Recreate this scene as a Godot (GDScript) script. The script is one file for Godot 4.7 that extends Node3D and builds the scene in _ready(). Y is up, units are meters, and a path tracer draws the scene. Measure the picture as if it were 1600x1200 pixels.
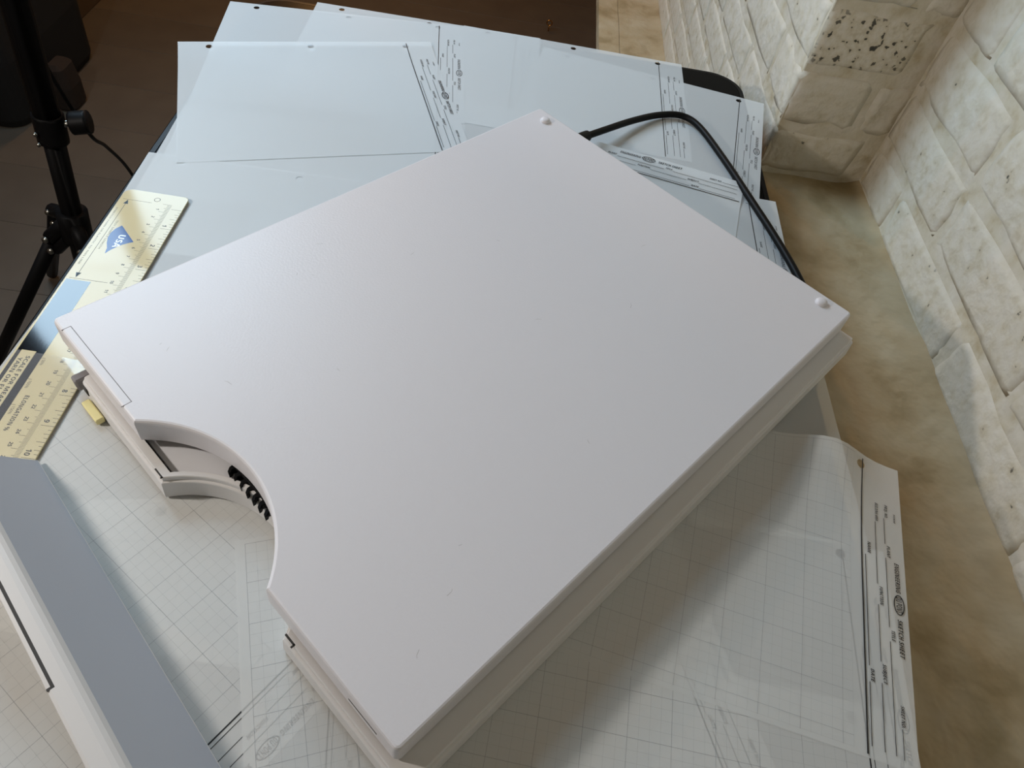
extends Node3D
# World: x runs across the table towards the brick wall, -z along the wall away from the camera, y up, metres.
# The builders below take millimetres; s = x, t = -z.

var M := {}
var used := {}
var font: SystemFont
var text_cache := {}
const PAPER := 0.748          # height of the glass under the sheets
const SOFT := Vector2(0.70, 0.66)     # softbox front, metres
const SOFT_ENERGY := 1.6
const TURN := 0.8592          # the white machine stands turned by this angle (rad) on the table

func _ready():
	set_camera()
	set_light()
	font = SystemFont.new(); font.font_names = PackedStringArray(["Droid Sans"]); font.font_weight = 700
	make_materials()
	room()
	brick_walls()
	table()
	sheets()
	ruler()
	machine()
	guide_bar()
	small_things()
	stand()

func set_camera():
	var cam := Camera3D.new(); cam.name = "camera"
	cam.fov = 56.628; cam.near = 0.02; cam.far = 60.0
	var e1 := Vector3(0.70283296, -0.4932943, 0.51252958)    # device axes seen from the camera (right, down, forward)
	var e2 := Vector3(0.69892066, 0.61298991, -0.36844712)
	var n := Vector3(0.1324226, -0.61717429, -0.77560309)
	var w1 := Vector3(cos(TURN), 0, -sin(TURN)); var w2 := Vector3(sin(TURN), 0, cos(TURN))
	var ax := func(i): return w1 * e1[i] + w2 * e2[i] + Vector3.UP * n[i]
	var right: Vector3 = ax.call(0); var down: Vector3 = ax.call(1); var fwd: Vector3 = ax.call(2)
	cam.transform = Transform3D(Basis(right, -down, -fwd).orthonormalized(), Vector3(0.2835, 1.1719, 0.3087))
	add_child(cam); cam.current = true

func set_light():
	var we := WorldEnvironment.new(); we.name = "world_environment"
	var env := Environment.new()
	env.background_mode = Environment.BG_SKY
	var sky := Sky.new(); var sm := ProceduralSkyMaterial.new()
	sm.sky_top_color = Color(0.66, 0.83, 1.0); sm.sky_horizon_color = Color(1.0, 0.97, 0.92); sm.sky_curve = 0.45
	sm.ground_bottom_color = Color(0.25, 0.25, 0.22); sm.ground_horizon_color = Color(0.6, 0.62, 0.6)
	sm.sky_energy_multiplier = 0.6; sm.ground_energy_multiplier = 0.4
	sky.sky_material = sm; env.sky = sky
	env.ambient_light_source = Environment.AMBIENT_SOURCE_DISABLED
	env.tonemap_mode = Environment.TONE_MAPPER_LINEAR
	env.tonemap_exposure = 1.06
	env.sdfgi_enabled = true; env.ssao_enabled = true; env.ssil_enabled = true
	we.environment = env; add_child(we)

# ---------------------------------------------------------------- helpers
func numbered(called: String) -> String:
	var k = used.get(called, 0); used[called] = k + 1
	return called if k == 0 else "%s_%03d" % [called, k]

func tag(o: Node, label := "", category := "", group := "", kind := ""):
	if label: o.set_meta("label", label)
	if category: o.set_meta("category", category)
	if group: o.set_meta("group", group)
	if kind: o.set_meta("kind", kind)
	return o

func thing(called: String, label: String, category: String, at := Vector3.ZERO, turn := 0.0, group := "") -> Node3D:
	var o := Node3D.new(); o.name = numbered(called); add_child(o)
	o.position = at; o.rotation.y = turn
	tag(o, label, category, group)
	return o

func obj(called: String, st, m: Material, parent: Node = self) -> MeshInstance3D:
	var o := MeshInstance3D.new()
	o.mesh = st.commit() if st is SurfaceTool else st
	o.material_override = m
	o.name = numbered(called) if parent == self else called
	parent.add_child(o, true)
	return o

func tool(flat := true) -> SurfaceTool:
	var st := SurfaceTool.new(); st.begin(Mesh.PRIMITIVE_TRIANGLES)
	st.set_smooth_group(-1 if flat else 0)
	return st

func tri(st: SurfaceTool, a: Vector3, b: Vector3, c: Vector3):
	st.add_vertex(a); st.add_vertex(b); st.add_vertex(c)

func quad(st: SurfaceTool, a: Vector3, b: Vector3, c: Vector3, d: Vector3):
	tri(st, a, b, c); tri(st, a, c, d)

func done(st: SurfaceTool) -> SurfaceTool:
	st.generate_normals(); return st

# box from lo to hi (metres) with chamfered edges
func box(st: SurfaceTool, lo: Vector3, hi: Vector3, ch := 0.001, xf := Transform3D.IDENTITY):
	var c := (lo + hi) / 2; var e := (hi - lo) / 2
	ch = min(ch, min(e.x, min(e.y, e.z)) * 0.9)
	var pts := {}
	for sx in [-1, 1]:
		for sy in [-1, 1]:
			for sz in [-1, 1]:
				var s := Vector3(sx, sy, sz)
				for a in 3:
					var p := Vector3.ZERO
					for k in 3: p[k] = c[k] + s[k] * (e[k] if k == a else e[k] - ch)
					pts[[sx, sy, sz, a]] = xf * p
	var face := func(list, nrm: Vector3):
		var q = []
		for k in list: q.append(pts[k])
		var nn: Vector3 = (q[1] - q[0]).cross(q[2] - q[0])
		if nn.dot(xf.basis * nrm) > 0: q.reverse()
		for i in range(1, q.size() - 1): tri(st, q[0], q[i], q[i + 1])
	for a in 3:
		var b := (a + 1) % 3; var d := (a + 2) % 3
		for s in [-1, 1]:
			var list := []
			for f in [[-1, -1], [1, -1], [1, 1], [-1, 1]]:
				var k := [0, 0, 0, a]; k[a] = s; k[b] = f[0]; k[d] = f[1]; list.append(k)
			var nrm := Vector3.ZERO; nrm[a] = s
			face.call(list, nrm)
		for s in [-1, 1]:
			for r in [-1, 1]:
				var list := []
				for f in [[-1, b], [1, b], [1, d], [-1, d]]:
					var k := [0, 0, 0, f[1]]; k[a] = f[0]; k[b] = s; k[d] = r; list.append(k)
				var nrm := Vector3.ZERO; nrm[b] = s; nrm[d] = r
				face.call(list, nrm)
	for sx in [-1, 1]:
		for sy in [-1, 1]:
			for sz in [-1, 1]:
				face.call([[sx, sy, sz, 0], [sx, sy, sz, 1], [sx, sy, sz, 2]], Vector3(sx, sy, sz))

func bx(lo: Vector3, hi: Vector3, ch := 0.001) -> SurfaceTool:
	var st := tool(); box(st, lo, hi, ch); return done(st)

# tube through points
func tube(st: SurfaceTool, pts: Array, r: float, n := 12, cap := true):
	var rings := []
	var up := Vector3.UP
	for i in pts.size():
		var d: Vector3 = (pts[min(i + 1, pts.size() - 1)] - pts[max(i - 1, 0)]).normalized()
		var a := d.cross(up)
		if a.length() < 0.05: a = d.cross(Vector3.RIGHT)
		a = a.normalized(); var b := a.cross(d).normalized(); up = b
		var ring := []
		for k in n:
			var f := TAU * k / n; ring.append(pts[i] + (a * cos(f) + b * sin(f)) * r)
		rings.append(ring)
	for i in rings.size() - 1:
		for k in n:
			var k2 := (k + 1) % n
			quad(st, rings[i][k], rings[i][k2], rings[i + 1][k2], rings[i + 1][k])
	if cap:
		for e in [0, rings.size() - 1]:
			for k in range(1, n - 1):
				if e == 0: tri(st, rings[e][0], rings[e][k + 1], rings[e][k])
				else: tri(st, rings[e][0], rings[e][k], rings[e][k + 1])

func spline(pts: Array, per := 10) -> Array:
	var out := []
	for i in pts.size() - 1:
		for k in per:
			out.append(pts[i].cubic_interpolate(pts[i + 1], pts[max(i - 1, 0)], pts[min(i + 2, pts.size() - 1)], float(k) / per))
	out.append(pts[-1])
	return out

# lathe around y: profile [(r, y)]
func lathe(st: SurfaceTool, prof: Array, n := 24, at := Vector3.ZERO):
	for i in prof.size() - 1:
		for k in n:
			var a := TAU * k / n; var b := TAU * (k + 1) / n
			var p: Vector2 = prof[i]; var q: Vector2 = prof[i + 1]
			quad(st, at + Vector3(p.x * cos(a), p.y, p.x * sin(a)), at + Vector3(p.x * cos(b), p.y, p.x * sin(b)), at + Vector3(q.x * cos(b), q.y, q.x * sin(b)), at + Vector3(q.x * cos(a), q.y, q.x * sin(a)))

func area2(p: PackedVector2Array) -> float:
	var a := 0.0
	for i in p.size(): a += p[i].cross(p[(i + 1) % p.size()])
	return a

func inset(p: PackedVector2Array, d: float) -> PackedVector2Array:
	if d == 0.0: return p
	var sg := signf(area2(p)); var out := PackedVector2Array(); var n := p.size()
	for i in n:
		var a := (p[i] - p[(i + n - 1) % n]).normalized(); var b := (p[(i + 1) % n] - p[i]).normalized()
		var na := Vector2(-a.y, a.x) * sg; var nb := Vector2(-b.y, b.x) * sg
		var m := (na + nb).normalized()
		out.append(p[i] + m * d / max(0.35, m.dot(na)))
	return out

# loft of a plan outline (mm): levels [(inset, height)], caps at both ends
func loft(st: SurfaceTool, plan: PackedVector2Array, levels: Array, cap_top := true, cap_bottom := true):
	var sg := area2(plan) > 0; var n := plan.size(); var rings := []
	for l in levels:
		var q := inset(plan, l.x); var ring := []
		for v in q: ring.append(Vector3(v.x, l.y, v.y) * 0.001)
		rings.append(ring)
	for i in rings.size() - 1:
		for k in n:
			var k2 := (k + 1) % n
			if sg: quad(st, rings[i][k], rings[i + 1][k], rings[i + 1][k2], rings[i][k2])
			else: quad(st, rings[i][k], rings[i][k2], rings[i + 1][k2], rings[i + 1][k])
	for e in [[cap_top, rings[-1], levels[-1].x, true], [cap_bottom, rings[0], levels[0].x, false]]:
		if not e[0]: continue
		var idx := Geometry2D.triangulate_polygon(inset(plan, e[2]))
		for i in range(0, idx.size(), 3):
			var a: Vector3 = e[1][idx[i]]; var b: Vector3 = e[1][idx[i + 1]]; var c: Vector3 = e[1][idx[i + 2]]
			var up := (b - a).cross(c - a).y < 0    # clockwise seen from above
			if up == e[3]: tri(st, a, b, c)
			else: tri(st, a, c, b)

func rounded(pts: Array, r: Array, seg := 6) -> PackedVector2Array:
	var out := PackedVector2Array(); var n := pts.size()
	for i in n:
		var p: Vector2 = pts[i]; var rr: float = r[i]
		if rr <= 0: out.append(p); continue
		var a: Vector2 = (pts[(i + n - 1) % n] - p).normalized(); var b: Vector2 = (pts[(i + 1) % n] - p).normalized()
		var half := a.angle_to(b) / 2.0; var dist: float = rr / tan(absf(half)); var c := p + (a + b).normalized() * rr / sin(absf(half))
		var f0 := (p + a * dist - c).angle(); var f1 := (p + b * dist - c).angle(); var df := wrapf(f1 - f0, -PI, PI)
		for k in seg + 1: out.append(c + Vector2.from_angle(f0 + df * k / seg) * rr)
	return out

# lettering: returns triangles as (x, y) with the baseline at y = 0 and capitals one unit high
func letters(txt: String, weight := 700) -> Dictionary:
	var key := [txt, weight]
	if not text_cache.has(key):
		var tm := TextMesh.new(); var f := font
		if weight != 700:
			f = SystemFont.new(); f.font_names = PackedStringArray(["Droid Sans"]); f.font_weight = weight
		tm.font = f; tm.font_size = 48; tm.pixel_size = 1.0 / 48.0 / 0.714; tm.depth = 0.0; tm.text = txt
		tm.horizontal_alignment = HORIZONTAL_ALIGNMENT_LEFT; tm.vertical_alignment = VERTICAL_ALIGNMENT_BOTTOM; tm.curve_step = 2.0
		var arr := tm.get_mesh_arrays(); var v: PackedVector3Array = arr[Mesh.ARRAY_VERTEX]; var ix = arr[Mesh.ARRAY_INDEX]
		var out := PackedVector2Array(); var lo := Vector2(1e9, 1e9); var hi := -lo
		var count: int = ix.size() if ix != null and ix.size() > 0 else v.size()
		for i in count:
			var p: Vector3 = v[ix[i]] if ix != null and ix.size() > 0 else v[i]
			out.append(Vector2(p.x, p.y)); lo = lo.min(Vector2(p.x, p.y)); hi = hi.max(Vector2(p.x, p.y))
		for i in out.size(): out[i] -= lo
		text_cache[key] = {"tri": out, "w": hi.x - lo.x, "h": hi.y - lo.y}
	return text_cache[key]

# print text on a flat sheet: "put" maps (x, z) in mm to a point; read along r, tops along u; cap height in mm; fit = wanted width
func type_on(st: SurfaceTool, put: Callable, txt: String, at: Vector2, r: Vector2, u: Vector2, cap: float, fit := 0.0, slant := 0.0, weight := 700):
	var g := letters(txt, weight); var sx := cap
	if fit > 0: sx = fit / g.w
	var tr: PackedVector2Array = g.tri
	for i in range(0, tr.size(), 3):
		var q := []
		for k in 3:
			var p: Vector2 = tr[i + k]; var w := at + r * (p.x * sx + slant * p.y * cap) + u * p.y * cap
			q.append(put.call(w.x, w.y))
		var nn: Vector3 = (q[1] - q[0]).cross(q[2] - q[0])
		if nn.y > 0: tri(st, q[0], q[2], q[1])
		else: tri(st, q[0], q[1], q[2])

func line_on(st: SurfaceTool, put: Callable, a: Vector2, b: Vector2, w: float, steps := 1):
	var d := (b - a).normalized(); var s := Vector2(-d.y, d.x) * w / 2
	for i in steps:
		var p := a.lerp(b, float(i) / steps); var q := a.lerp(b, float(i + 1) / steps)
		flat_quad(st, put.call(p.x + s.x, p.y + s.y), put.call(q.x + s.x, q.y + s.y), put.call(q.x - s.x, q.y - s.y), put.call(p.x - s.x, p.y - s.y))

func flat_quad(st: SurfaceTool, a: Vector3, b: Vector3, c: Vector3, d: Vector3):
	if (b - a).cross(c - a).y > 0: quad(st, a, d, c, b)
	else: quad(st, a, b, c, d)

func poly_on(st: SurfaceTool, put: Callable, p: PackedVector2Array):
	var idx := Geometry2D.triangulate_polygon(p)
	for i in range(0, idx.size(), 3):
		var a: Vector3 = put.call(p[idx[i]].x, p[idx[i]].y); var b: Vector3 = put.call(p[idx[i + 1]].x, p[idx[i + 1]].y); var c: Vector3 = put.call(p[idx[i + 2]].x, p[idx[i + 2]].y)
		if (b - a).cross(c - a).y > 0: tri(st, a, c, b)
		else: tri(st, a, b, c)

func ring_on(st: SurfaceTool, put: Callable, c: Vector2, rx: float, rz: float, w: float, n := 32):
	for k in n:
		var a := TAU * k / n; var b := TAU * (k + 1) / n
		var q := []
		for e in [[a, 0.0], [b, 0.0], [b, w], [a, w]]:
			var v := c + Vector2(cos(e[0]) * (rx - e[1]), sin(e[0]) * (rz - e[1])); q.append(put.call(v.x, v.y))
		flat_quad(st, q[0], q[1], q[2], q[3])

# ---------------------------------------------------------------- materials
func mat(c: Color, rough := 0.6, metal := 0.0, spec := 0.5) -> StandardMaterial3D:
	var m := StandardMaterial3D.new(); m.albedo_color = c; m.roughness = rough; m.metallic = metal; m.metallic_specular = spec
	return m

func noise(freq: float, seed_: int, ramp: Array, size := 512, type := FastNoiseLite.TYPE_SIMPLEX_SMOOTH, oct := 4, normal := false, strength := 4.0) -> NoiseTexture2D:
	var f := FastNoiseLite.new(); f.seed = seed_; f.frequency = freq; f.noise_type = type; f.fractal_octaves = oct
	var t := NoiseTexture2D.new(); t.width = size; t.height = size; t.seamless = true; t.noise = f
	if normal: t.as_normal_map = true; t.bump_strength = strength
	if ramp.size() > 0:
		var g := Gradient.new(); var off := PackedFloat32Array(); var col := PackedColorArray()
		for r in ramp: off.append(r[0]); col.append(r[1])
		g.offsets = off; g.colors = col; t.color_ramp = g
	return t

func surface(tex: Texture2D, scale: float, rough: float, bump: Texture2D = null, depth := 1.0) -> StandardMaterial3D:
	var m := mat(Color.WHITE, rough)
	m.albedo_texture = tex
	m.uv1_triplanar = true; m.uv1_world_triplanar = true; m.uv1_scale = Vector3.ONE * scale
	if bump: m.normal_enabled = true; m.normal_texture = bump; m.normal_scale = depth
	return m

func make_materials():
	var grain := noise(0.12, 3, [], 256, FastNoiseLite.TYPE_SIMPLEX_SMOOTH, 2, true, 1.5)
	var lid := mat(Color(0.86, 0.855, 0.87), 0.42, 0.0, 0.5)
	lid.normal_enabled = true; lid.normal_texture = grain; lid.normal_scale = 0.12
	lid.uv1_triplanar = true; lid.uv1_scale = Vector3.ONE * 14
	M.plastic = lid
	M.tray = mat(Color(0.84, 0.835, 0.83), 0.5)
	M.shaded_side = mat(Color(0.69, 0.71, 0.745), 0.55)  # white plastic of the bar with the shade put into its colour
	M.inner = mat(Color(0.82, 0.82, 0.83), 0.6)
	M.groove = mat(Color(0.24, 0.235, 0.23), 0.8)
	M.scuff = mat(Color(0.66, 0.65, 0.64), 0.7)
	M.seam = mat(Color(0.5, 0.49, 0.5), 0.8)
	M.black = mat(Color(0.05, 0.05, 0.055), 0.5, 0.0, 0.25)
	M.table_edge = mat(Color(0.04, 0.04, 0.045), 0.35, 0.0, 0.2)
	M.rubber = mat(Color(0.012, 0.012, 0.014), 0.5, 0.0, 0.3)
	M.glass_black = mat(Color(0.03, 0.03, 0.03), 0.3, 0.0, 0.12)
	var sheet := mat(Color(0.94, 0.945, 0.935, 0.48), 0.5, 0.0, 0.35)
	sheet.transparency = BaseMaterial3D.TRANSPARENCY_ALPHA; sheet.cull_mode = BaseMaterial3D.CULL_DISABLED
	M.sheet = sheet
	var dense := sheet.duplicate(); dense.albedo_color = Color(0.87, 0.9, 0.915, 0.68)
	M.sheet_dense = dense
	M.ink = mat(Color(0.07, 0.07, 0.08), 0.6)
	var grid := mat(Color(0.42, 0.48, 0.52, 0.14), 0.6); grid.transparency = BaseMaterial3D.TRANSPARENCY_ALPHA
	M.grid = grid
	var heavy := mat(Color(0.36, 0.42, 0.47, 0.3), 0.6); heavy.transparency = BaseMaterial3D.TRANSPARENCY_ALPHA
	M.grid_heavy = heavy
	M.cream = mat(Color(0.80, 0.755, 0.60), 0.1, 0.0, 0.35)
	var warp := noise(0.006, 7, [], 256, FastNoiseLite.TYPE_SIMPLEX_SMOOTH, 1, true, 3.0)
	M.navy = mat(Color(0.03, 0.035, 0.055), 0.08)
	for m in [M.cream, M.navy]:
		m.normal_enabled = true; m.normal_texture = warp; m.normal_scale = 0.35; m.uv1_triplanar = true; m.uv1_world_triplanar = true; m.uv1_scale = Vector3.ONE * 5
	M.blue = mat(Color(0.12, 0.26, 0.52), 0.12, 0.0, 0.35)
	M.pale_ink = mat(Color(0.55, 0.62, 0.66), 0.2)
	M.ruler_ink = mat(Color(0.06, 0.06, 0.07), 0.3, 0.0, 0.3)
	M.white_ink = mat(Color(0.85, 0.9, 0.95), 0.2)
	M.yellow = mat(Color(0.89, 0.85, 0.62), 0.7)
	M.metal = mat(Color(0.6, 0.6, 0.58), 0.3, 1.0)
	M.brass = mat(Color(0.75, 0.52, 0.25), 0.25, 1.0)
	# painted brick: off-white paint, worn through in chips
	var chip := Color(0.22, 0.22, 0.19); var pa := Color(0.82, 0.79, 0.72); var pb := Color(0.77, 0.73, 0.64); var pc := Color(0.84, 0.815, 0.76)
	var bump := noise(0.03, 11, [], 512, FastNoiseLite.TYPE_SIMPLEX_SMOOTH, 4, true, 4.0)
	M.brick = []
	for k in 4:
		var t := noise(0.022, 20 + k, [[0.0, chip], [0.05 + 0.012 * k, Color(0.45, 0.43, 0.38)], [0.08 + 0.012 * k, pb], [0.4, pa], [0.8, pc]], 512, FastNoiseLite.TYPE_SIMPLEX_SMOOTH, 5)
		M.brick.append(surface(t, 3.1 + 0.4 * k, 0.8, bump, 0.6))
	M.brick_worn = surface(noise(0.03, 27, [[0.0, Color(0.2, 0.2, 0.18)], [0.26, Color(0.26, 0.25, 0.22)], [0.3, pb], [0.6, pa], [0.9, pc]], 512, FastNoiseLite.TYPE_SIMPLEX_SMOOTH, 3), 5.0, 0.8, bump, 0.6)
	M.mortar = surface(noise(0.02, 41, [[0.0, Color(0.71, 0.65, 0.53)], [0.35, Color(0.79, 0.755, 0.67)], [0.8, Color(0.83, 0.80, 0.74)]], 512, FastNoiseLite.TYPE_SIMPLEX_SMOOTH, 5), 2.5, 0.85, bump, 0.5)
	M.footing = surface(noise(0.012, 51, [[0.1, Color(0.60, 0.53, 0.39)], [0.4, Color(0.70, 0.63, 0.50)], [0.62, Color(0.72, 0.66, 0.54)], [0.9, Color(0.76, 0.71, 0.60)]], 512, FastNoiseLite.TYPE_SIMPLEX_SMOOTH, 6), 1.6, 0.9, bump, 0.6)
	M.plaster = surface(noise(0.01, 61, [[0.0, Color(0.66, 0.62, 0.54)], [1.0, Color(0.74, 0.71, 0.64)]], 256), 1.0, 0.9)
	M.plank = []
	for k in 4:
		M.plank.append(surface(noise(0.02, 71 + k, [[0.0, Color(0.30 + 0.006 * k, 0.275 + 0.005 * k, 0.245 + 0.004 * k)], [1.0, Color(0.33 + 0.006 * k, 0.305 + 0.005 * k, 0.27 + 0.004 * k)]], 256), 1.5, 0.55))
	M.brown_wall = surface(noise(0.01, 81, [[0.0, Color(0.30, 0.23, 0.15)], [1.0, Color(0.36, 0.28, 0.19)]], 256), 1.0, 0.8)
	M.pane = mat(Color(0.95, 0.97, 1.0, 0.06), 0.02, 0.0, 0.25); M.pane.transparency = BaseMaterial3D.TRANSPARENCY_ALPHA
	M.frame = mat(Color(0.78, 0.77, 0.74), 0.5)
	var bulb := mat(Color(1, 0.9, 0.75), 0.4); bulb.emission_enabled = true; bulb.emission = Color(1.0, 0.78, 0.5); bulb.emission_energy_multiplier = 6.0
	M.bulb = bulb
	var dif := mat(Color(0.9, 0.9, 0.9), 0.8); dif.emission_enabled = true; dif.emission = Color(0.74, 0.88, 1.0); dif.emission_energy_multiplier = 1.5
	M.diffuser = dif
	M.pouch = mat(Color(0.13, 0.085, 0.05), 0.9)
	M.bag = mat(Color(0.02, 0.02, 0.022), 0.9)

# ---------------------------------------------------------------- room
const X0 := -1.05      # left wall
const ZB := -3.6      # back wall
const ZF := 1.5       # wall behind the camera
const TOP := 3.0
const XW := 0.738     # brick wall beside the table
const XP := 0.605     # brick pier beyond it
const ZP := -0.504    # where the pier starts
const YL := 0.6747    # top of the concrete ledge
const YP := 0.425     # top of the lower footing along the pier

func struct(called: String, st, m: Material, parent: Node = self) -> MeshInstance3D:
	var o := obj(called, st, m, parent)
	if parent == self: o.set_meta("kind", "structure")
	return o

func room():
	# floor of brown boards
	var fl := struct("floor", bx(Vector3(X0 - 0.1, -0.12, ZB - 0.1), Vector3(1.1, -0.02, ZF + 0.1)), M.plank[0])
	var k := 0; var z := ZF
	while z > ZB:
		var o := obj("plank", bx(Vector3(X0, -0.02, z - 0.1995), Vector3(0.75, 0.0, z), 0.0006), M.plank[(k * 7) % 4], fl)
		z -= 0.2; k += 1
	struct("ceiling", bx(Vector3(X0 - 0.1, TOP, ZB - 0.1), Vector3(1.1, TOP + 0.1, ZF + 0.1)), M.plaster)
	struct("wall_back", bx(Vector3(X0 - 0.1, 0, ZB - 0.1), Vector3(1.1, TOP, ZB)), M.brown_wall)
	struct("wall_front", bx(Vector3(X0 - 0.1, 0, ZF), Vector3(1.1, TOP, ZF + 0.1)), M.plaster)
	struct("wall_left", bx(Vector3(X0 - 0.1, 0, ZB - 0.1), Vector3(X0, TOP, ZF + 0.1)), M.brown_wall)
	# two bare bulbs, after an unseen low one added to brighten the lower left
	bulb_lamp(Vector3(-0.49, 1.21, 0.13), "added unseen bulb on a long cord that brightens the left side of the table", 0.34, Color(1.0, 0.97, 0.94))
	bulb_lamp(Vector3(-0.80, 2.29, -1.96), "bare warm bulb on a short cord nearer the table", 0.34)
	bulb_lamp(Vector3(-0.6, 1.99, -3.08), "bare warm bulb hanging lower near the back wall", 0.62)

func bulb_lamp(at: Vector3, label: String, energy: float, tint := Color(1.0, 0.74, 0.45)):
	var o := thing("pendant_bulb", label, "lamp", at)
	var st := tool(false)
	lathe(st, [Vector2(0.0, -0.05), Vector2(0.016, -0.046), Vector2(0.027, -0.034), Vector2(0.03, -0.02), Vector2(0.026, -0.004), Vector2(0.016, 0.014), Vector2(0.013, 0.03)], 20)
	obj("bulb", done(st), M.bulb, o)
	st = tool(false); lathe(st, [Vector2(0.013, 0.03), Vector2(0.02, 0.03), Vector2(0.02, 0.07), Vector2(0.008, 0.085), Vector2(0.0, 0.085)], 20)
	obj("socket", done(st), M.black, o)
	st = tool(false); tube(st, [Vector3(0, 0.084, 0), Vector3(0, TOP - at.y, 0)], 0.003, 8)
	obj("cord", done(st), M.black, o)
	var l := OmniLight3D.new(); l.name = "light"; l.light_color = tint; l.light_energy = energy; l.omni_range = 8; l.omni_attenuation = 2.0
	l.light_size = 0.028; l.shadow_enabled = true; l.position = Vector3(0, -0.02, 0)
	o.add_child(l)

# one brick: front in +z (local), w x h, bevelled, slightly uneven
func brick_shape(w: float, h: float, seed_: int) -> ArrayMesh:
	var rng := RandomNumberGenerator.new(); rng.seed = seed_
	var xs := [0.0, 0.009, w * 0.33, w * 0.66, w - 0.009, w]; var ys := [0.0, 0.008, h * 0.5, h - 0.008, h]
	var g := []
	for j in 5:
		var row := []
		for i in 6:
			var edge: bool = i == 0 or i == 5 or j == 0 or j == 4
			row.append(Vector3(xs[i] + rng.randf_range(-0.0016, 0.0016), ys[j] + rng.randf_range(-0.0016, 0.0016), (-0.0016 if edge else 0.0) + rng.randf_range(-0.0009, 0.0009)))
		g.append(row)
	var st := tool(false)
	for j in 4:
		for i in 5: quad(st, g[j][i], g[j + 1][i], g[j + 1][i + 1], g[j][i + 1])
	var back := Vector3(0, 0, -0.02)
	for i in 5:
		quad(st, g[0][i] * Vector3(1, 1, 0) + back, g[0][i], g[0][i + 1], g[0][i + 1] * Vector3(1, 1, 0) + back)
		quad(st, g[4][i], g[4][i] * Vector3(1, 1, 0) + back, g[4][i + 1] * Vector3(1, 1, 0) + back, g[4][i + 1])
	for j in 4:
		quad(st, g[j + 1][0] * Vector3(1, 1, 0) + back, g[j + 1][0], g[j][0], g[j][0] * Vector3(1, 1, 0) + back)
		quad(st, g[j][5], g[j + 1][5], g[j + 1][5] * Vector3(1, 1, 0) + back, g[j][5] * Vector3(1, 1, 0) + back)
	return done(st).commit()

var brick_bank := {}
func brick(parent: Node, w: float, h: float, xf: Transform3D, rng: RandomNumberGenerator):
	var key := [roundi(w * 500), roundi(h * 500), rng.randi() % 4]
	if not brick_bank.has(key): brick_bank[key] = brick_shape(key[0] / 500.0, key[1] / 500.0, 100 + brick_bank.size())
	var o := obj("brick", brick_bank[key], M.brick[rng.randi() % 4], parent)
	o.transform = xf
	return o

func brick_walls():
	var rng := RandomNumberGenerator.new(); rng.seed = 5
	var rec := 0.0014   # mortar lies this far behind the brick faces
	var rows := [[0.6747, 0.7394], [0.7394, 0.8085], [0.8085, 0.8823], [0.8823, 0.9513], [0.9513, 1.0203], [1.0203, 1.0893], [1.0893, 1.1583], [1.1583, 1.2273]]
	# the wall right beside the table
	var wall := struct("wall_right", bx(Vector3(XW + rec, YL - 0.1, ZP - 0.02), Vector3(XW + 0.3, TOP, ZF), 0.001), M.mortar)
	var start := [0.19, 0.096, 0.314, 0.405, 0.30, 0.40, 0.30, 0.40]    # t of one head joint in each course, read off the photograph
	for k in rows.size():
		var t: float = start[k]
		while t + 0.213 < -ZP + 0.12: t += 0.213
		while t > -0.75:
			var t0: float = t + 0.005; var t1: float = min(t + 0.213 - 0.005, -ZP - 0.004)
			if t1 - t0 > 0.03:
				var xf := Transform3D(Basis(Vector3(0, 0, 1), Vector3.UP, Vector3(-1, 0, 0)), Vector3(XW, rows[k][0] + 0.005, -t1))
				brick(wall, t1 - t0, rows[k][1] - rows[k][0] - 0.01, xf, rng)
			t -= 0.213
	# the pier and its end that faces the camera
	var pier := struct("wall_pier", bx(Vector3(XP + rec, 0, ZB), Vector3(1.05, TOP, ZP - rec), 0.001), M.mortar)
	var all := []
	for k in 5: all.append([YP + 0.05 * k - 0.0 + (0.0), YP + 0.05 * (k + 1)])
	all = [[0.425, 0.4875], [0.4875, 0.55], [0.55, 0.6125], [0.6125, 0.6747]] + rows
	for k in all.size():
		var y0: float = all[k][0] + 0.005; var y1: float = all[k][1] - 0.005
		var t: float = -ZP + (0.0 if k % 2 == 0 else -0.108)
		while t < 1.75:
			var t0: float = max(t + 0.004, -ZP + 0.0015); var t1: float = t + 0.213 - 0.005
			var xf := Transform3D(Basis(Vector3(0, 0, 1), Vector3.UP, Vector3(-1, 0, 0)), Vector3(XP, y0, -t1))
			brick(pier, t1 - t0, y1 - y0, xf, rng)
			t += 0.213
		if all[k][0] < YL - 0.01: continue
		var cut: float = XP + (0.092 if k % 2 == 1 else 0.118)
		for e in [[XP + 0.0015, cut - 0.005], [cut + 0.004, XW + 0.004]]:
			if e[1] - e[0] < 0.02: continue
			var br = brick(pier, e[1] - e[0], y1 - y0, Transform3D(Basis.IDENTITY, Vector3(e[0], y0, ZP)), rng)
			if absf(y0 - 0.8135) < 0.002 and e[1] - e[0] > 0.07: br.material_override = M.brick_worn
	# concrete ledge with a fillet against the wall, and the lower footing along the pier
	struct("trim_1", uneven(0.55, XW + 0.012, ZP - 0.012, ZF, YL, 0.30, true), M.footing)
	struct("trim_2", uneven(0.506, XP + 0.012, ZB, ZP - 0.012, YP, 0.03, true), M.footing)
	struct("trim_3", uneven(0.458, 0.505, ZB, ZP - 0.012, YP, 0.03, false), M.footing)

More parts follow.
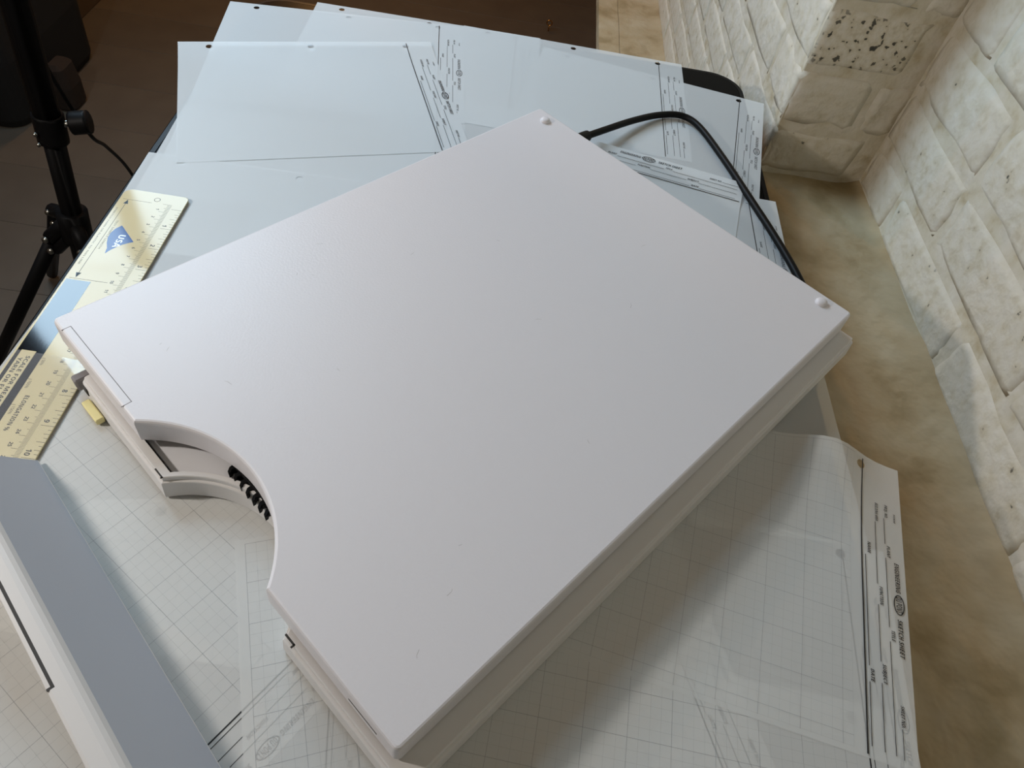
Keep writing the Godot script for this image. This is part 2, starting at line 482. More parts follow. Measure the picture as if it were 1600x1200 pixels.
# a rough slab with an uneven top
func uneven(x0: float, x1: float, z0: float, z1: float, y: float, low: float, fillet: bool) -> SurfaceTool:
	var f := FastNoiseLite.new(); f.seed = 9; f.frequency = 6.0; f.fractal_octaves = 4
	var nx := 16; var nz := int((z1 - z0) / 0.02); var g := []
	for j in nz + 1:
		var row := []
		for i in nx + 1:
			var p := Vector3(lerpf(x0, x1, float(i) / nx), y, lerpf(z0, z1, float(j) / nz))
			p.y += f.get_noise_2d(p.x, p.z) * 0.005 - 0.002
			if fillet: p.y += 0.016 * pow(clampf(1.0 - (x1 - p.x) / 0.045, 0, 1), 2.0)
			row.append(p)
		g.append(row)
	var st := tool(false)
	for j in nz:
		for i in nx: quad(st, g[j][i], g[j][i + 1], g[j + 1][i + 1], g[j + 1][i])
	st.set_smooth_group(-1)
	for j in nz:
		var a: Vector3 = g[j][0]; var b: Vector3 = g[j + 1][0]; quad(st, a, b, Vector3(b.x, y - low, b.z), Vector3(a.x, y - low, a.z))
	for i in nx:
		var a: Vector3 = g[nz][i]; var b: Vector3 = g[nz][i + 1]; quad(st, a, b, Vector3(b.x, y - low, b.z), Vector3(a.x, y - low, a.z))
		a = g[0][i + 1]; b = g[0][i]; quad(st, a, b, Vector3(b.x, y - low, b.z), Vector3(a.x, y - low, a.z))
	var c := y - low
	quad(st, Vector3(x0, c, z0), Vector3(x0, c, z1), Vector3(x1, c, z1), Vector3(x1, c, z0))
	return done(st)

# ---------------------------------------------------------------- table
func table():
	var o := thing("drafting_table", "black drafting table with rounded corners under the fan of translucent sheets", "table")
	var plan := rounded([Vector2(-44, -588), Vector2(565, -588), Vector2(565, 420), Vector2(-44, 420)], [42.0, 42.0, 42.0, 42.0], 12)
	var st := tool(); var y := 748.0
	loft(st, plan, [Vector2(1.5, y - 24), Vector2(0, y - 22.5), Vector2(0, y - 1.6), Vector2(0.6, y - 0.7), Vector2(1.6, y - 0.3), Vector2(6, y - 0.3), Vector2(6.2, y - 1.2), Vector2(9, y - 1.2)], true, true)
	obj("tabletop", done(st), M.table_edge, o)
	st = tool(); loft(st, inset(plan, 6.6), [Vector2(0, y - 1.15), Vector2(0.2, y - 0.15), Vector2(0.5, y)], true, false)
	obj("glass_panel", done(st), M.glass_black, o)
	for p in [Vector2(0.02, -0.52), Vector2(0.49, -0.52), Vector2(0.02, 0.35), Vector2(0.49, 0.35)]:
		obj("leg", bx(Vector3(p.x - 0.02, 0, p.y - 0.02), Vector3(p.x + 0.02, 0.724, p.y + 0.02), 0.002), M.black, o)

# ---------------------------------------------------------------- sketch sheets, 279 x 216 mm
var sheet_bank := {}
func sheet(label: String, tl: Vector2, deg: float, layer: float, curl = null, ruled := true, printed := true):
	var o := thing("sketch_sheet", label, "paper", Vector3(tl.x * 0.001, PAPER + 0.0002 + 0.00013 * layer, -tl.y * 0.001), deg_to_rad(deg), "translucent sketch sheets on the table")
	var flat: bool = curl == null
	var put := func(x, z): return Vector3(x, (0.0 if flat else curl.call(x, z)), z) * 0.001
	var over := func(x, z): return Vector3(x, (0.03 if flat else curl.call(x, z) + 0.5), z) * 0.001
	if flat and sheet_bank.size() > 0:
		obj("film", sheet_bank.film, M.sheet if ruled or not printed else M.sheet_dense, o)
		if ruled: obj("printed_grid", sheet_bank.grid, M.grid, o); obj("printed_inch_lines", sheet_bank.heavy, M.grid_heavy, o)
		if printed: obj("printed_title_block", sheet_bank.title, M.ink, o)
		return o
	# film with three punched holes
	var st := tool(false)
	var holes := [31.75, 139.7, 247.65]; var xs := [0.0]; var zs := [0.0, 4.0, 14.0]
	for h in holes:
		var from: float = xs[-1]; var to: float = h - 5.0; var n := int(ceil((to - from) / 9.0))
		for k in range(1, n + 1): xs.append(lerpf(from, to, float(k) / n))
		xs.append(h + 5.0)
	for k in range(1, 4): xs.append(lerpf(252.65, 279.0, k / 3.0))
	for k in range(1, 24): zs.append(lerpf(14.0, 216.0, k / 23.0))
	for j in zs.size() - 1:
		for i in xs.size() - 1:
			var hole := false
			if j == 1:
				for h in holes: hole = hole or absf((xs[i] + xs[i + 1]) / 2.0 - h) < 0.1
			if hole:
				var c := Vector2((xs[i] + xs[i + 1]) / 2.0, 9.0)
				for k in 24:
					var q := []
					for e in [[k, 0], [k + 1, 0], [k + 1, 1], [k, 1]]:
						var a: float = TAU * e[0] / 24.0; var dir := Vector2(cos(a), sin(a))
						var v: Vector2 = c + dir * (3.4 if e[1] == 0 else 5.0 / max(absf(dir.x), absf(dir.y)))
						q.append(put.call(v.x, v.y))
					flat_quad(st, q[0], q[1], q[2], q[3])
			else:
				flat_quad(st, put.call(xs[i], zs[j]), put.call(xs[i + 1], zs[j]), put.call(xs[i + 1], zs[j + 1]), put.call(xs[i], zs[j + 1]))
	var film := done(st).commit()
	obj("film", film, M.sheet if ruled else M.sheet_dense, o)
	# quarter-inch grid, heavier every inch
	var fine := tool(); var hv := tool(); var steps := 1 if flat else 24
	for k in 38:
		var x := 6.0 + 6.35 * k
		line_on(hv if k % 4 == 0 else fine, over, Vector2(x, 3), Vector2(x, 213), 0.28 if k % 4 == 0 else 0.2, steps)
	for k in 34:
		var z := 3.0 + 6.35 * k
		line_on(hv if k % 4 == 0 else fine, over, Vector2(6, z), Vector2(6 + 6.35 * 37, z), 0.28 if k % 4 == 0 else 0.2, steps)
	var gm := done(fine).commit(); var hm := done(hv).commit()
	if ruled: obj("printed_grid", gm, M.grid, o); obj("printed_inch_lines", hm, M.grid_heavy, o)
	# title block along the right edge, read downwards
	var ink := tool(); var R := Vector2(0, 1); var U := Vector2(1, 0)
	for l in [[249.0, 4, 214, 0.9], [251.6, 82, 161, 0.45], [251.6, 171, 209, 0.45], [259.2, 53, 102, 0.4], [259.2, 117, 156, 0.4], [259.2, 169.5, 210, 0.4], [265.8, 48, 69, 0.4], [265.8, 80, 131, 0.4], [265.8, 140.5, 210, 0.4], [270.4, 193.5, 211, 0.4]]:
		line_on(ink, over, Vector2(l[0], l[1]), Vector2(l[0], l[2]), l[3], steps)
	for w in [["BUILDING AREA", 259.4, 37, 15, 2.0], ["PROJ. NO.", 266.0, 36, 11, 2.0], ["NAME", 253.2, 71.5, 8.5, 2.1], ["PLANT", 267.0, 70, 9, 2.1], ["FUNCTION", 260.4, 103.5, 13, 2.2], ["TITLE", 267.0, 132.3, 7.2, 2.2], ["SUBJECT", 259.6, 157, 12, 2.2], ["DATE", 252.4, 162.5, 7.8, 2.2], ["SHEET NO.", 270.0, 179.5, 13, 2.1], ["FORM", 273.0, 42, 7, 1.2]]:
		type_on(ink, over, w[0], Vector2(w[1], w[2]), R, U, w[4], w[3], 0.2)
	type_on(ink, over, "ENGINEERING", Vector2(271.6, 82), R, U, 3.0, 22, 0.2)
	type_on(ink, over, "SKETCH SHEET", Vector2(271.6, 123.5), R, U, 3.0, 25.5, 0.2)
	ring_on(ink, over, Vector2(273.2, 113), 3.6, 7.3, 0.7)
	type_on(ink, over, "DU PONT", Vector2(271.3, 107.4), R, U, 3.8, 11.2, 0.0)
	var title := done(ink).commit()
	obj("printed_title_block", title, M.ink, o)
	if flat: sheet_bank = {"film": film, "grid": gm, "heavy": hm, "title": title}
	return o

func sheets():
	sheet("sketch sheet in the middle of the fan, its title strip faint under the next one", Vector2(28, 592), 1.1, 0, null, false)
	sheet("lowest sketch sheet of the fan, only a sliver beside the rear corner of the machine", Vector2(150, 425), -1.0, 0.5, null, false)
	sheet("sketch sheet buried under the left of the fan, seen as a paler patch", Vector2(-46, 400), 6.5, 1.5, null, false)
	sheet("sketch sheet buried beneath the one under the upper end of the ruler", Vector2(-40, 332), 3.0, 0.8, null, false)
	sheet("plain film sheet low in the stack at the lower right of the table", Vector2(288, -150), -5.0, 6.5, null, false, false)
	sheet("plain film sheet spread under the gridded ones by the white bar", Vector2(-40, 30), -2.0, 6.2, null, false, false)
	sheet("sketch sheet mostly hidden under the fan and the white machine", Vector2(82, 307), -3.2, 1, null, false)
	sheet("rightmost sketch sheet of the fan, its corner beside the brick pier", Vector2(313, 576), -10.0, 2, null, false)
	sheet("sketch sheet lying along the wall side of the table under the cable", Vector2(291, 335), -1.5, 2.5, null, false)
	sheet("sketch sheet of the fan whose title strip ends at the black table corner", Vector2(210, 596), -1.0, 3, null, false)
	sheet("second sketch sheet from the left in the fan, partly hidden by the leftmost", Vector2(-67, 556), 7.3, 4, null, false)
	sheet("sketch sheet under the upper end of the cream ruler", Vector2(-42, 246), 1.9, 5, null, false)
	sheet("leftmost and topmost sketch sheet of the fan, title strip fully clear", Vector2(-86, 440), 19.6, 6, func(x, z): return 3.0 * pow(maxf(0.0, 1.0 - z / 60.0), 2.0), false)
	sheet("sketch sheet beneath the tilted ones in front of the thumb notch", Vector2(-36, -122.6), 9.9, 7)
	sheet("sketch sheet turned crosswise behind the machine, title strip beside its rear edge", Vector2(267, 115), 78, 8, func(x, z): return 5.0 * pow(clampf((x - 235.0) / 44.0, 0, 1), 1.5), false)
	sheet("sketch sheet with bold title lines running under the grey bar", Vector2(42, 15), -34, 9)
	sheet("plain film sheet under the lower right ones, edge along the table edge", Vector2(294, 150), 0.0, 9.5, null, false, false)
	sheet("sketch sheet whose faded title shows through the lower right one", Vector2(305, -41), -5.5, 11)
	sheet("sketch sheet with its left edge crossing the grid in front of the machine", Vector2(153, -121), 19.6, 10)
	sheet("topmost sketch sheet at the lower right, overhanging the concrete ledge", Vector2(339.6, 61), -12.0, 12, func(x, z): return 15.0 * exp(-pow((x - 224.0) / 27.0, 2.0)) * pow(maxf(0.0, 1.0 - z / 95.0), 2.0))

# ---------------------------------------------------------------- ruler
func ruler():
	# local x across (0 = table edge side, 54.5 = inch edge), z down the ruler from its rounded far end
	var o := thing("ruler", "cream plastic ruler with black band lying along the left table edge", "ruler", Vector3(-0.038, PAPER + 0.0023, -0.188))
	var L := 292.0
	var plan := rounded([Vector2(0, 0), Vector2(54.5, 0), Vector2(54.5, L), Vector2(0, L)], [7.0, 4.5, 3.0, 3.0], 8)
	var st := tool(); loft(st, plan, [Vector2(0.2, 0), Vector2(0, 0.2), Vector2(0, 0.8), Vector2(0.3, 1.0)])
	obj("blade", done(st), M.cream, o)
	var put := func(x, z): return Vector3(x, 1.03, z) * 0.001
	var put2 := func(x, z): return Vector3(x, 1.06, z) * 0.001
	var R := Vector2(0, 1); var U := Vector2(1, 0)
	var dark := tool()
	poly_on(dark, put, PackedVector2Array([Vector2(1.6, 115), Vector2(20.2, 115), Vector2(20.2, L), Vector2(1.6, L)]))
	obj("black_band", done(dark), M.navy, o)
	# pennant mark
	var pen := tool()
	poly_on(pen, put, PackedVector2Array([Vector2(15.9, 47.4), Vector2(32.2, 64.8), Vector2(28.6, 67.0), Vector2(25.0, 70.0), Vector2(21.6, 74.0), Vector2(19.2, 77.4), Vector2(16.6, 82.5), Vector2(15.6, 76), Vector2(13.0, 70), Vector2(11.2, 64), Vector2(11.0, 58), Vector2(12.6, 52)]))
	obj("pennant", done(pen), M.blue, o)
	var wt := tool(); type_on(wt, put2, "USA", Vector2(18.6, 58.5), R, U, 5.0, 15.5, 0.0)
	obj("pennant_lettering", done(wt), M.white_ink, o)
	var ink := tool()
	# test-length arrow
	line_on(ink, put, Vector2(7.4, 16), Vector2(7.4, 111), 0.35); line_on(ink, put, Vector2(3, 14.0), Vector2(27, 14.0), 0.3); line_on(ink, put, Vector2(3, 113.4), Vector2(32, 113.4), 0.3)
	poly_on(ink, put, PackedVector2Array([Vector2(7.4, 14.4), Vector2(9.4, 20), Vector2(5.4, 20)])); poly_on(ink, put, PackedVector2Array([Vector2(7.4, 112.6), Vector2(5.4, 107), Vector2(9.4, 107)]))
	type_on(ink, put, "TEST SAMPLE LENGTH", Vector2(9.4, 42), R, U, 1.5, 36, 0.0, 400)
	type_on(ink, put, "STRETCH YARN OR ELASTIC TO THIS LINE", Vector2(2.4, 26), R, U, 1.4, 72, 0.0, 400)
	ring_on(ink, put, Vector2(30, 9.0), 2.6, 2.6, 0.4, 24)
	# scales: inches on the edge, centimetres inside
	for k in 281:
		var z := 13.4 + 1.012 * k
		if z < L - 1: line_on(ink, put, Vector2(36.4 if k % 10 == 0 else (39.0 if k % 5 == 0 else 40.6), z), Vector2(44.2, z), 0.22)
	for k in range(1, 28):
		var z := 10.9 + 10.12 * k
		if z < L - 4: type_on(ink, put, str(k), Vector2(33.5, z - (0.9 if k < 10 else 1.8)), R, U, 2.4, 0.0, 0.0)
	for k in 90:
		var z := 18.6 + 25.35 * k / 8.0
		if z < L - 1: line_on(ink, put, Vector2(54.2 - (8.6 if k % 8 == 0 else (5.4 if k % 4 == 0 else (3.8 if k % 2 == 0 else 2.4))), z), Vector2(54.3, z), 0.28)
	for k in range(1, 12):
		var z := 15.0 + 25.35 * k
		if z < L - 2: type_on(ink, put, str(k), Vector2(46.0, z - (1.2 if k < 10 else 3.0)), R, U, 3.4, 0.0, 0.0)
	obj("printed_scales", done(ink), M.ruler_ink, o)
	# label plate on the lower half, under a clear cover
	var lab := tool(); loft(lab, PackedVector2Array([Vector2(4.4, 188), Vector2(14.6, 188), Vector2(14.6, L), Vector2(4.4, L)]), [Vector2(0, 1.05), Vector2(0.1, 1.2)])
	obj("label_strip", done(lab), M.cream, o)
	var put3 := func(x, z): return Vector3(x, 1.23, z) * 0.001
	var t2 := tool()
	type_on(t2, put3, "SCALE FOR MEASURING", Vector2(10.2, 193), R, U, 2.7, 57, 0.0)
	type_on(t2, put3, "YARN OR ELASTIC", Vector2(5.9, 195), R, U, 2.7, 44, 0.0)
	type_on(t2, put, "ELONGATION %", Vector2(25.4, 225.5), R, U, 2.8, 29, 0.0)
	for p in [["50%", 193.0], ["100%", 212.0], ["150%", 234.0], ["200%", 262.0]]:
		line_on(t2, put, Vector2(20.2, p[1]), Vector2(23.0, p[1]), 0.3); type_on(t2, put, p[0], Vector2(21.6, p[1] + 1.2), R, U, 2.0, 0.0, 0.0, 400)
	obj("label_lettering", done(t2), M.ruler_ink, o)
	var cv := tool(); loft(cv, PackedVector2Array([Vector2(0.1, 188.6), Vector2(54.4, 191.0), Vector2(54.4, L), Vector2(0.1, L)]), [Vector2(0, 1.26), Vector2(0.05, 1.5), Vector2(0.15, 1.6)])
	obj("clear_cover", done(cv), M.pane, o)

# ---------------------------------------------------------------- the white machine, lying on its back with feet up
func machine():
	var o := thing("white_machine", "large white plastic machine lying feet up with a round notch in its front edge", "machine", Vector3(0, PAPER + 0.0020, 0), TURN)
	# plan x = along its long side, z = across, in mm; notch in the x = 0 side
	var notch := func(c: Vector2, r: float, x: float, seg: int) -> Array:
		var a := acos((x - c.x) / r); var out := []
		for k in seg + 1: out.append(c + Vector2.from_angle(lerpf(a, -a, float(k) / seg)) * r)
		return out
	var cover := []
	cover.append_array(rounded([Vector2(0, 0), Vector2(478.3, 0), Vector2(478.3, 360.8), Vector2(0, 360.8)], [4.0, 4.0, 4.0, 4.0], 8))
	cover.append_array(notch.call(Vector2(-56, 179.5), 90.0, 0.0, 56))
	var plan := PackedVector2Array(cover)
	var st := tool()
	loft(st, plan, [Vector2(2.5, 20.4), Vector2(0.4, 20.4), Vector2(0, 20.9), Vector2(0.3, 36.9), Vector2(0.6, 38.6), Vector2(1.3, 39.6), Vector2(2.4, 40.0)])
	var lid := obj("cover", done(st), M.plastic, o)
	var rng := RandomNumberGenerator.new(); rng.seed = 4
	st = tool(); var top_of := func(x, z): return Vector3(x, 40.02, z) * 0.001
	for p in [[150, 60], [160, 68], [236, 92], [120, 150], [265, 205], [60, 120], [182, 40], [330, 240], [95, 300], [40, 330], [70, 318], [210, 300], [300, 120], [400, 200], [44, 62], [46, 68]]:
		var a := Vector2(p[0], p[1]); var dir := Vector2.from_angle(rng.randf() * TAU) * rng.randf_range(1.0, 4.0)
		line_on(st, top_of, a, a + dir, 0.22); line_on(st, top_of, a + dir, a + dir * 1.4 + dir.orthogonal() * 0.25, 0.16)
	obj("scuff_marks", done(st), M.scuff, lid).set_meta("kind", "stuff")
	# seam of the small hatch on the cover
	st = tool()
	for b in [[0.8, 13.6, 7.0, 14.1], [6.6, 14.0, 7.1, 94.5], [0.2, 94.0, 7.0, 94.5]]:
		box(st, Vector3(b[0], 39.7, b[1]) * 0.001, Vector3(b[2], 40.04, b[3]) * 0.001, 0.00003)
	obj("hatch_seam", done(st), M.seam, lid)
	st = tool(); box(st, Vector3(-0.02, 27.0, 322) * 0.001, Vector3(0.6, 28.6, 345) * 0.001, 0.0001)
	obj("slot", done(st), M.groove, lid)
	for p in [Vector3(463.5, 40.0, 20.4), Vector3(466, 40.0, 336.6)]:
		st = tool(false); lathe(st, [Vector2(0.0048, -0.0002), Vector2(0.0049, 0.0012), Vector2(0.0042, 0.0026), Vector2(0.0022, 0.0033), Vector2(0.0, 0.0035)], 28)
		var f := obj("foot_pad", done(st), M.plastic, o); f.position = p * 0.001
	# tray below
	var outline := func(d: float, x0: float, z0: float, x1: float, z1: float) -> PackedVector2Array:    # d = distance of the notch edge from the outer one
		var q := []
		q.append_array(rounded([Vector2(x0, z0), Vector2(x1, z0), Vector2(x1, z1), Vector2(x0, z1)], [5.0, 4.0, 4.0, 5.0], 6))
		q.append_array(notch.call(Vector2(-41.9, 206.0), 72.6 + d, x0, 56))
		return PackedVector2Array(q)
	var base: PackedVector2Array = outline.call(0.0, -7.0, 36.0, 482.0, 375.5)
	var inner: PackedVector2Array = outline.call(6.5, 1.6, 58.0, 470.0, 352.0)
	st = tool()
	loft(st, base, [Vector2(1.0, 0.0), Vector2(0.3, 0.6), Vector2(0.0, 1.5), Vector2(1.0, 14.6), Vector2(1.4, 15.2), Vector2(2.8, 15.5), Vector2(3.0, 18.4), Vector2(3.5, 19.0)], false, true)
	var lip := inset(base, 3.5)
	for k in base.size():
		var k2 := (k + 1) % base.size(); var e := []
		for v in [[lip[k], 19.0], [inner[k], 19.0], [inner[k2], 19.0], [lip[k2], 19.0]]: e.append(Vector3(v[0].x, v[1], v[0].y) * 0.001)
		flat_quad(st, e[0], e[1], e[2], e[3])
	loft(st, inner, [Vector2(0, 19.0), Vector2(0.2, 18.7), Vector2(0.3, 9.0)], false, false)
	var tray := obj("tray", done(st), M.tray, o)
	st = tool(); loft(st, inner, [Vector2(0, 8.0), Vector2(0.0, 9.0)], true, false); obj("tray_gap", done(st), M.groove, tray)
	st = tool(); loft(st, outline.call(7.5, 3.4, 61.0, 467.0, 349.0), [Vector2(0, 9.0), Vector2(0.0, 13.6), Vector2(0.4, 14.0)], true, false); obj("tray_floor", done(st), M.inner, tray)
	st = tool(); box(st, Vector3(-4.2, 18.6, 132) * 0.001, Vector3(-3.2, 19.03, 140.5) * 0.001, 0.00005); box(st, Vector3(-4.8, 18.6, 139.6) * 0.001, Vector3(-3.2, 19.03, 140.6) * 0.001, 0.00005)
	obj("slot", done(st), M.groove, tray)
	st = tool(); box(st, Vector3(-4.0, 18.6, 270) * 0.001, Vector3(-2.8, 19.03, 278.5) * 0.001, 0.00005); box(st, Vector3(-5.6, 18.6, 277.4) * 0.001, Vector3(-2.8, 19.03, 278.6) * 0.001, 0.00005)
	obj("slot", done(st), M.groove, tray)
	# latch at the left end of the front
	st = tool(); box(st, Vector3(-9.5, 4, 29) * 0.001, Vector3(4, 15, 36.4) * 0.001, 0.0012); obj("latch", done(st), M.seam, o)
	st = tool(); box(st, Vector3(-7.2, 7, 40) * 0.001, Vector3(-5.6, 14, 46) * 0.001, 0.0003); obj("port", done(st), M.groove, o)
	# black toothed rack under the edge of the cover
	var rack := tool(); box(rack, Vector3(32.6, 14.4, 157) * 0.001, Vector3(40, 20.2, 204) * 0.001, 0.0008)
	var rk := obj("toothed_rack", done(rack), M.black, o)
	for k in 7:
		var z := 159.0 + 6.6 * k
		var prof := PackedVector2Array([Vector2(33.5, z), Vector2(30.2, z + 0.4), Vector2(27.8, z + 2.4), Vector2(27.2, z + 4.6), Vector2(29.0, z + 4.6), Vector2(30.4, z + 3.4), Vector2(32.0, z + 4.0), Vector2(33.5, z + 6.0)])
		st = tool(); loft(st, prof, [Vector2(0.3, 14.4), Vector2(0, 14.8), Vector2(0, 19.2), Vector2(0.4, 19.8)])
		obj("tooth", done(st), M.black, rk)

# the second white plastic piece at the lower left, the shade on its sloped side painted in as grey
func guide_bar():
	var ang := atan2(-0.048, 0.999)
	var o := thing("plastic_bar", "long white plastic bar at the lower left, shade of its sloped side painted grey", "bar", Vector3.ZERO, 0.0)
	var b := Basis(Vector3.UP, TURN)
	o.transform = Transform3D(b, Vector3(0, PAPER + 0.0036, 0) + b * Vector3(-0.0520, 0, 0.0700))
	o.rotation.y = TURN + ang
	# cross-section: x to the left (negative), y up
	var prof := [Vector2(0, 0), Vector2(-0.3, 1.0), Vector2(-27.8, 37.0), Vector2(-29.6, 38.9), Vector2(-31.6, 40.0), Vector2(-34, 40.5), Vector2(-41, 40.5), Vector2(-42.5, 39.8), Vector2(-43, 38.4), Vector2(-43, 0)]
	var st := tool(); var n := prof.size(); var len := 380.0
	var shaded_side := tool()
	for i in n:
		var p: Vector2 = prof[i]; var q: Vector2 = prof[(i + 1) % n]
		quad(shaded_side if i == 1 else st, Vector3(p.x, p.y, 0) * 0.001, Vector3(p.x, p.y, len) * 0.001, Vector3(q.x, q.y, len) * 0.001, Vector3(q.x, q.y, 0) * 0.001)
	for e in [0.0, len]:
		for i in range(1, n - 1):
			var a: Vector2 = prof[0]; var c: Vector2 = prof[i]; var d: Vector2 = prof[i + 1]
			var tr := [Vector3(a.x, a.y, e) * 0.001, Vector3(c.x, c.y, e) * 0.001, Vector3(d.x, d.y, e) * 0.001]
			if e == 0.0: tri(st, tr[0], tr[1], tr[2])
			else: tri(st, tr[0], tr[2], tr[1])
	obj("body", done(st), M.tray, o); obj("shaded_slope", done(shaded_side), M.shaded_side, o)
	st = tool(); box(st, Vector3(-40.6, 40.1, 20) * 0.001, Vector3(-39.0, 40.54, 160) * 0.001, 0.00005); box(st, Vector3(-42.6, 40.1, 158.8) * 0.001, Vector3(-39.0, 40.54, 160.2) * 0.001, 0.00005)
	obj("groove", done(st), M.groove, o)
	st = tool(); box(st, Vector3(-55, 30, 0.3) * 0.001, Vector3(-42.8, 39.8, 96) * 0.001, 0.001)
	var tab := obj("side_tab", done(st), M.tray, o)
	st = tool(); box(st, Vector3(-50.5, 39.4, 90.4) * 0.001, Vector3(-46.5, 39.84, 91.6) * 0.001, 0.00005); obj("slot", done(st), M.groove, tab)

# ---------------------------------------------------------------- cable, eraser, screw eye
func small_things():
	var o := thing("eraser", "small pale yellow eraser against the front of the white machine", "eraser", Vector3(0, PAPER + 0.0020, 0), TURN)
	var st := tool(); box(st, Vector3(-13.0, 0, 45) * 0.001, Vector3(-7.3, 5.0, 66) * 0.001, 0.0008); obj("block", done(st), M.yellow, o)
	# black power cable from the back of the machine to the gap by the wall
	var c := thing("power_cable", "black power cable looping over the sheets behind the white machine", "cable")
	st = tool(false)
	var y := PAPER + 0.0056
	tube(st, spline([Vector3(0.352, y + 0.012, -0.352), Vector3(0.385, y + 0.008, -0.388), Vector3(0.420, y + 0.003, -0.426), Vector3(0.452, y, -0.452), Vector3(0.478, y, -0.458), Vector3(0.497, y, -0.440), Vector3(0.518, y, -0.385), Vector3(0.540, y, -0.315), Vector3(0.558, y, -0.255), Vector3(0.570, y, -0.205), Vector3(0.578, y - 0.004, -0.165), Vector3(0.588, y - 0.03, -0.130), Vector3(0.592, y - 0.068, -0.110)], 8), 0.0036, 14)
	obj("cord", done(st), M.rubber, c)
	st = tool(false); tube(st, [Vector3(0.341, y + 0.013, -0.340), Vector3(0.366, y + 0.0105, -0.367)], 0.0058, 14); obj("strain_relief", done(st), M.rubber, c)
	# brass screw eye standing up from the floor boards by the footing
	var e := thing("screw_eye", "tiny brass screw eye on the brown floor beyond the sheets", "screw", Vector3(0.373, 0.0, -2.26))
	st = tool(false); tube(st, [Vector3(0, 0, 0), Vector3(0, 0.02, 0)], 0.002, 8); obj("shank", done(st), M.brass, e)
	st = tool(false); var ring := []
	for k in 25: ring.append(Vector3(sin(TAU * k / 24.0) * 0.009, 0.029 - cos(TAU * k / 24.0) * 0.009, 0))
	tube(st, ring, 0.002, 8); obj("eye", done(st), M.brass, e)

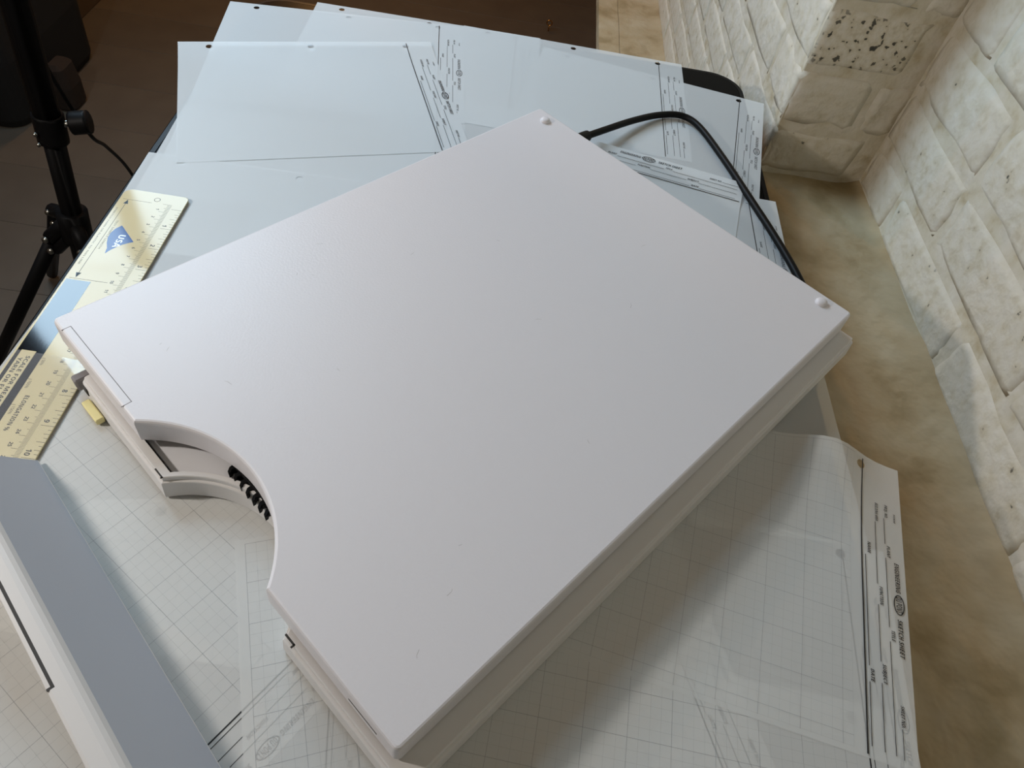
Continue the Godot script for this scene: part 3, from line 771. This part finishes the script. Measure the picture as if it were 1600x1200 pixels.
func stand():
	var o := thing("light_stand", "black metal light stand with knob and leg joints behind the table", "stand")
	var hub := Vector3(-0.344, 0.40, -0.506); var col := Vector3(-0.328, 0.56, -0.518)
	var d := (col - hub).normalized(); var top := Vector3(-0.23, 1.86, -0.60)
	var st := tool(false); tube(st, [hub - d * 0.10, col], 0.0140, 16); obj("lower_tube", done(st), M.black, o)
	st = tool(false); tube(st, [col, top], 0.0168, 16); obj("upper_tube", done(st), M.black, o)
	st = tool(false); tube(st, spline([top, Vector3(-0.42, 2.02, -0.86), Vector3(-0.68, 2.06, -1.14), Vector3(-0.80, 1.86, -1.19)], 6), 0.011, 12); obj("boom_arm", done(st), M.black, o)
	st = tool(false); tube(st, [col - d * 0.024, col - d * 0.02, col + d * 0.012, col + d * 0.016], 0.0195, 16); obj("collar", done(st), M.black, o)
	var side := Vector3(0.80, 0.1, -0.2).normalized()
	st = tool(false); tube(st, [col, col + side * 0.034], 0.005, 10); obj("knob_screw", done(st), M.metal, o)
	st = tool(false); tube(st, [col + side * 0.028, col + side * 0.031, col + side * 0.047, col + side * 0.05], 0.0155, 14); obj("knob", done(st), M.black, o)
	for p in [Vector3(-0.3385, 0.556, -0.4985), Vector3(-0.339, 0.541, -0.4975)]:
		st = tool(false); tube(st, [p, p + Vector3(0.001, 0.001, 0.003)], 0.0028, 10); obj("rivet", done(st), M.metal, o)
	st = tool(false); tube(st, [hub - d * 0.028, hub + d * 0.022], 0.0215, 16); obj("hub", done(st), M.black, o)
	for leg in [[Vector3(-0.399, 0.372, -0.544), Vector3(-0.632, 0.012, -0.752)], [Vector3(-0.385, 0.36, -0.496), Vector3(-0.612, 0.012, -0.455)], [Vector3(-0.318, 0.37, -0.47), Vector3(-0.20, 0.012, -0.30)]]:
		var j: Vector3 = leg[0]; var foot: Vector3 = leg[1]
		st = tool(false); tube(st, [hub + (j - hub) * 0.1 + Vector3.UP * 0.012, j + Vector3.UP * 0.012], 0.011, 10); tube(st, [hub + (j - hub) * 0.1 - Vector3.UP * 0.010, j - Vector3.UP * 0.010], 0.011, 10); obj("bracket", done(st), M.black, o)
		st = tool(false); tube(st, [j + Vector3.UP * 0.004, foot], 0.0105, 12); obj("leg", done(st), M.black, o)
		var out := Vector3(0, 0.35, 0.9).normalized() * 0.012
		for h in [0.012, -0.010]:
			st = tool(false); tube(st, [j + out + Vector3.UP * h, j + out * 1.2 + Vector3.UP * h], 0.005, 12); obj("rivet", done(st), M.metal, o)
	softbox(Vector3(-0.62, 1.70, -1.08))
	var c := thing("lamp_cable", "thin black cable hanging from the light stand down to the brown floor", "cable")
	st = tool(false)
	tube(st, spline([Vector3(-0.330, 0.80, -0.52), Vector3(-0.335, 0.72, -0.555), Vector3(-0.335, 0.62, -0.565), Vector3(-0.330, 0.50, -0.595), Vector3(-0.361, 0.42, -0.673), Vector3(-0.396, 0.30, -0.769), Vector3(-0.43, 0.12, -0.86), Vector3(-0.47, 0.004, -0.95), Vector3(-0.6, 0.004, -1.1)], 8), 0.0028, 10)
	obj("cord", done(st), M.black, c)
	var bag := thing("equipment_bag", "black fabric equipment bag on the floor at the left edge behind the stand", "bag")
	st = tool(); loft(st, rounded([Vector2(-1040, -1650), Vector2(-925, -1650), Vector2(-925, -1230), Vector2(-1040, -1230)], [50.0, 50.0, 50.0, 50.0], 6), [Vector2(8, 0), Vector2(0, 20), Vector2(-6, 160), Vector2(4, 300), Vector2(18, 345), Vector2(40, 355)])
	obj("body", done(st), M.bag, bag)
	st = tool(false); tube(st, spline([Vector3(-0.985, 0.35, -1.33), Vector3(-0.985, 0.42, -1.38), Vector3(-0.985, 0.44, -1.46), Vector3(-0.985, 0.42, -1.54), Vector3(-0.985, 0.35, -1.59)], 6), 0.012, 10); obj("handle", done(st), M.bag, bag)
	var pouch := thing("pouch", "small dark brown pouch standing on the floor between the bag and the cable", "pouch")
	st = tool(); loft(st, rounded([Vector2(-905, -1420), Vector2(-850, -1420), Vector2(-850, -1340), Vector2(-905, -1340)], [20.0, 20.0, 20.0, 20.0], 6), [Vector2(6, 0), Vector2(0, 8), Vector2(-2, 60), Vector2(4, 110), Vector2(16, 120)])
	obj("body", done(st), M.pouch, pouch)

# square softbox carried by the stand, aimed down at the table
func softbox(at: Vector3):
	var aim := Vector3(0.80, -0.55, 0.50).normalized()
	var o := thing("softbox", "daylight softbox on top of the light stand, aimed at the table", "lamp")
	o.transform = Transform3D(Basis.looking_at(aim, Vector3.UP), at)
	var w := SOFT.x / 2; var h := SOFT.y / 2
	var st := tool()
	var front := [Vector3(-w, -h, 0), Vector3(w, -h, 0), Vector3(w, h, 0), Vector3(-w, h, 0)]
	var back := [Vector3(-0.07, -0.07, 0.2), Vector3(0.07, -0.07, 0.2), Vector3(0.07, 0.07, 0.2), Vector3(-0.07, 0.07, 0.2)]
	for i in 4: quad(st, front[i], back[i], back[(i + 1) % 4], front[(i + 1) % 4])
	quad(st, back[0], back[3], back[2], back[1])
	for e in [[-w, -h, w, -h + 0.02], [-w, h - 0.02, w, h], [-w, -h, -w + 0.02, h], [w - 0.02, -h, w, h]]: box(st, Vector3(e[0], e[1], -0.03), Vector3(e[2], e[3], 0.0), 0.002)
	obj("housing", done(st), M.bag, o)
	st = tool(); box(st, Vector3(-w + 0.02, -h + 0.02, -0.012), Vector3(w - 0.02, h - 0.02, -0.004), 0.001); obj("diffuser", done(st), M.diffuser, o)
	st = tool(false); tube(st, [Vector3(0, 0, 0.19), Vector3(0, 0, 0.27)], 0.05, 18); obj("lamp_head", done(st), M.black, o)
	var l := AreaLight3D.new(); l.name = "light"; l.area_size = Vector2(SOFT.x - 0.05, SOFT.y - 0.05)
	l.light_color = Color(0.79, 0.91, 1.0); l.light_energy = SOFT_ENERGY; l.area_range = 8.0; l.shadow_enabled = true
	l.position = Vector3(0, 0, -0.022)
	o.add_child(l)
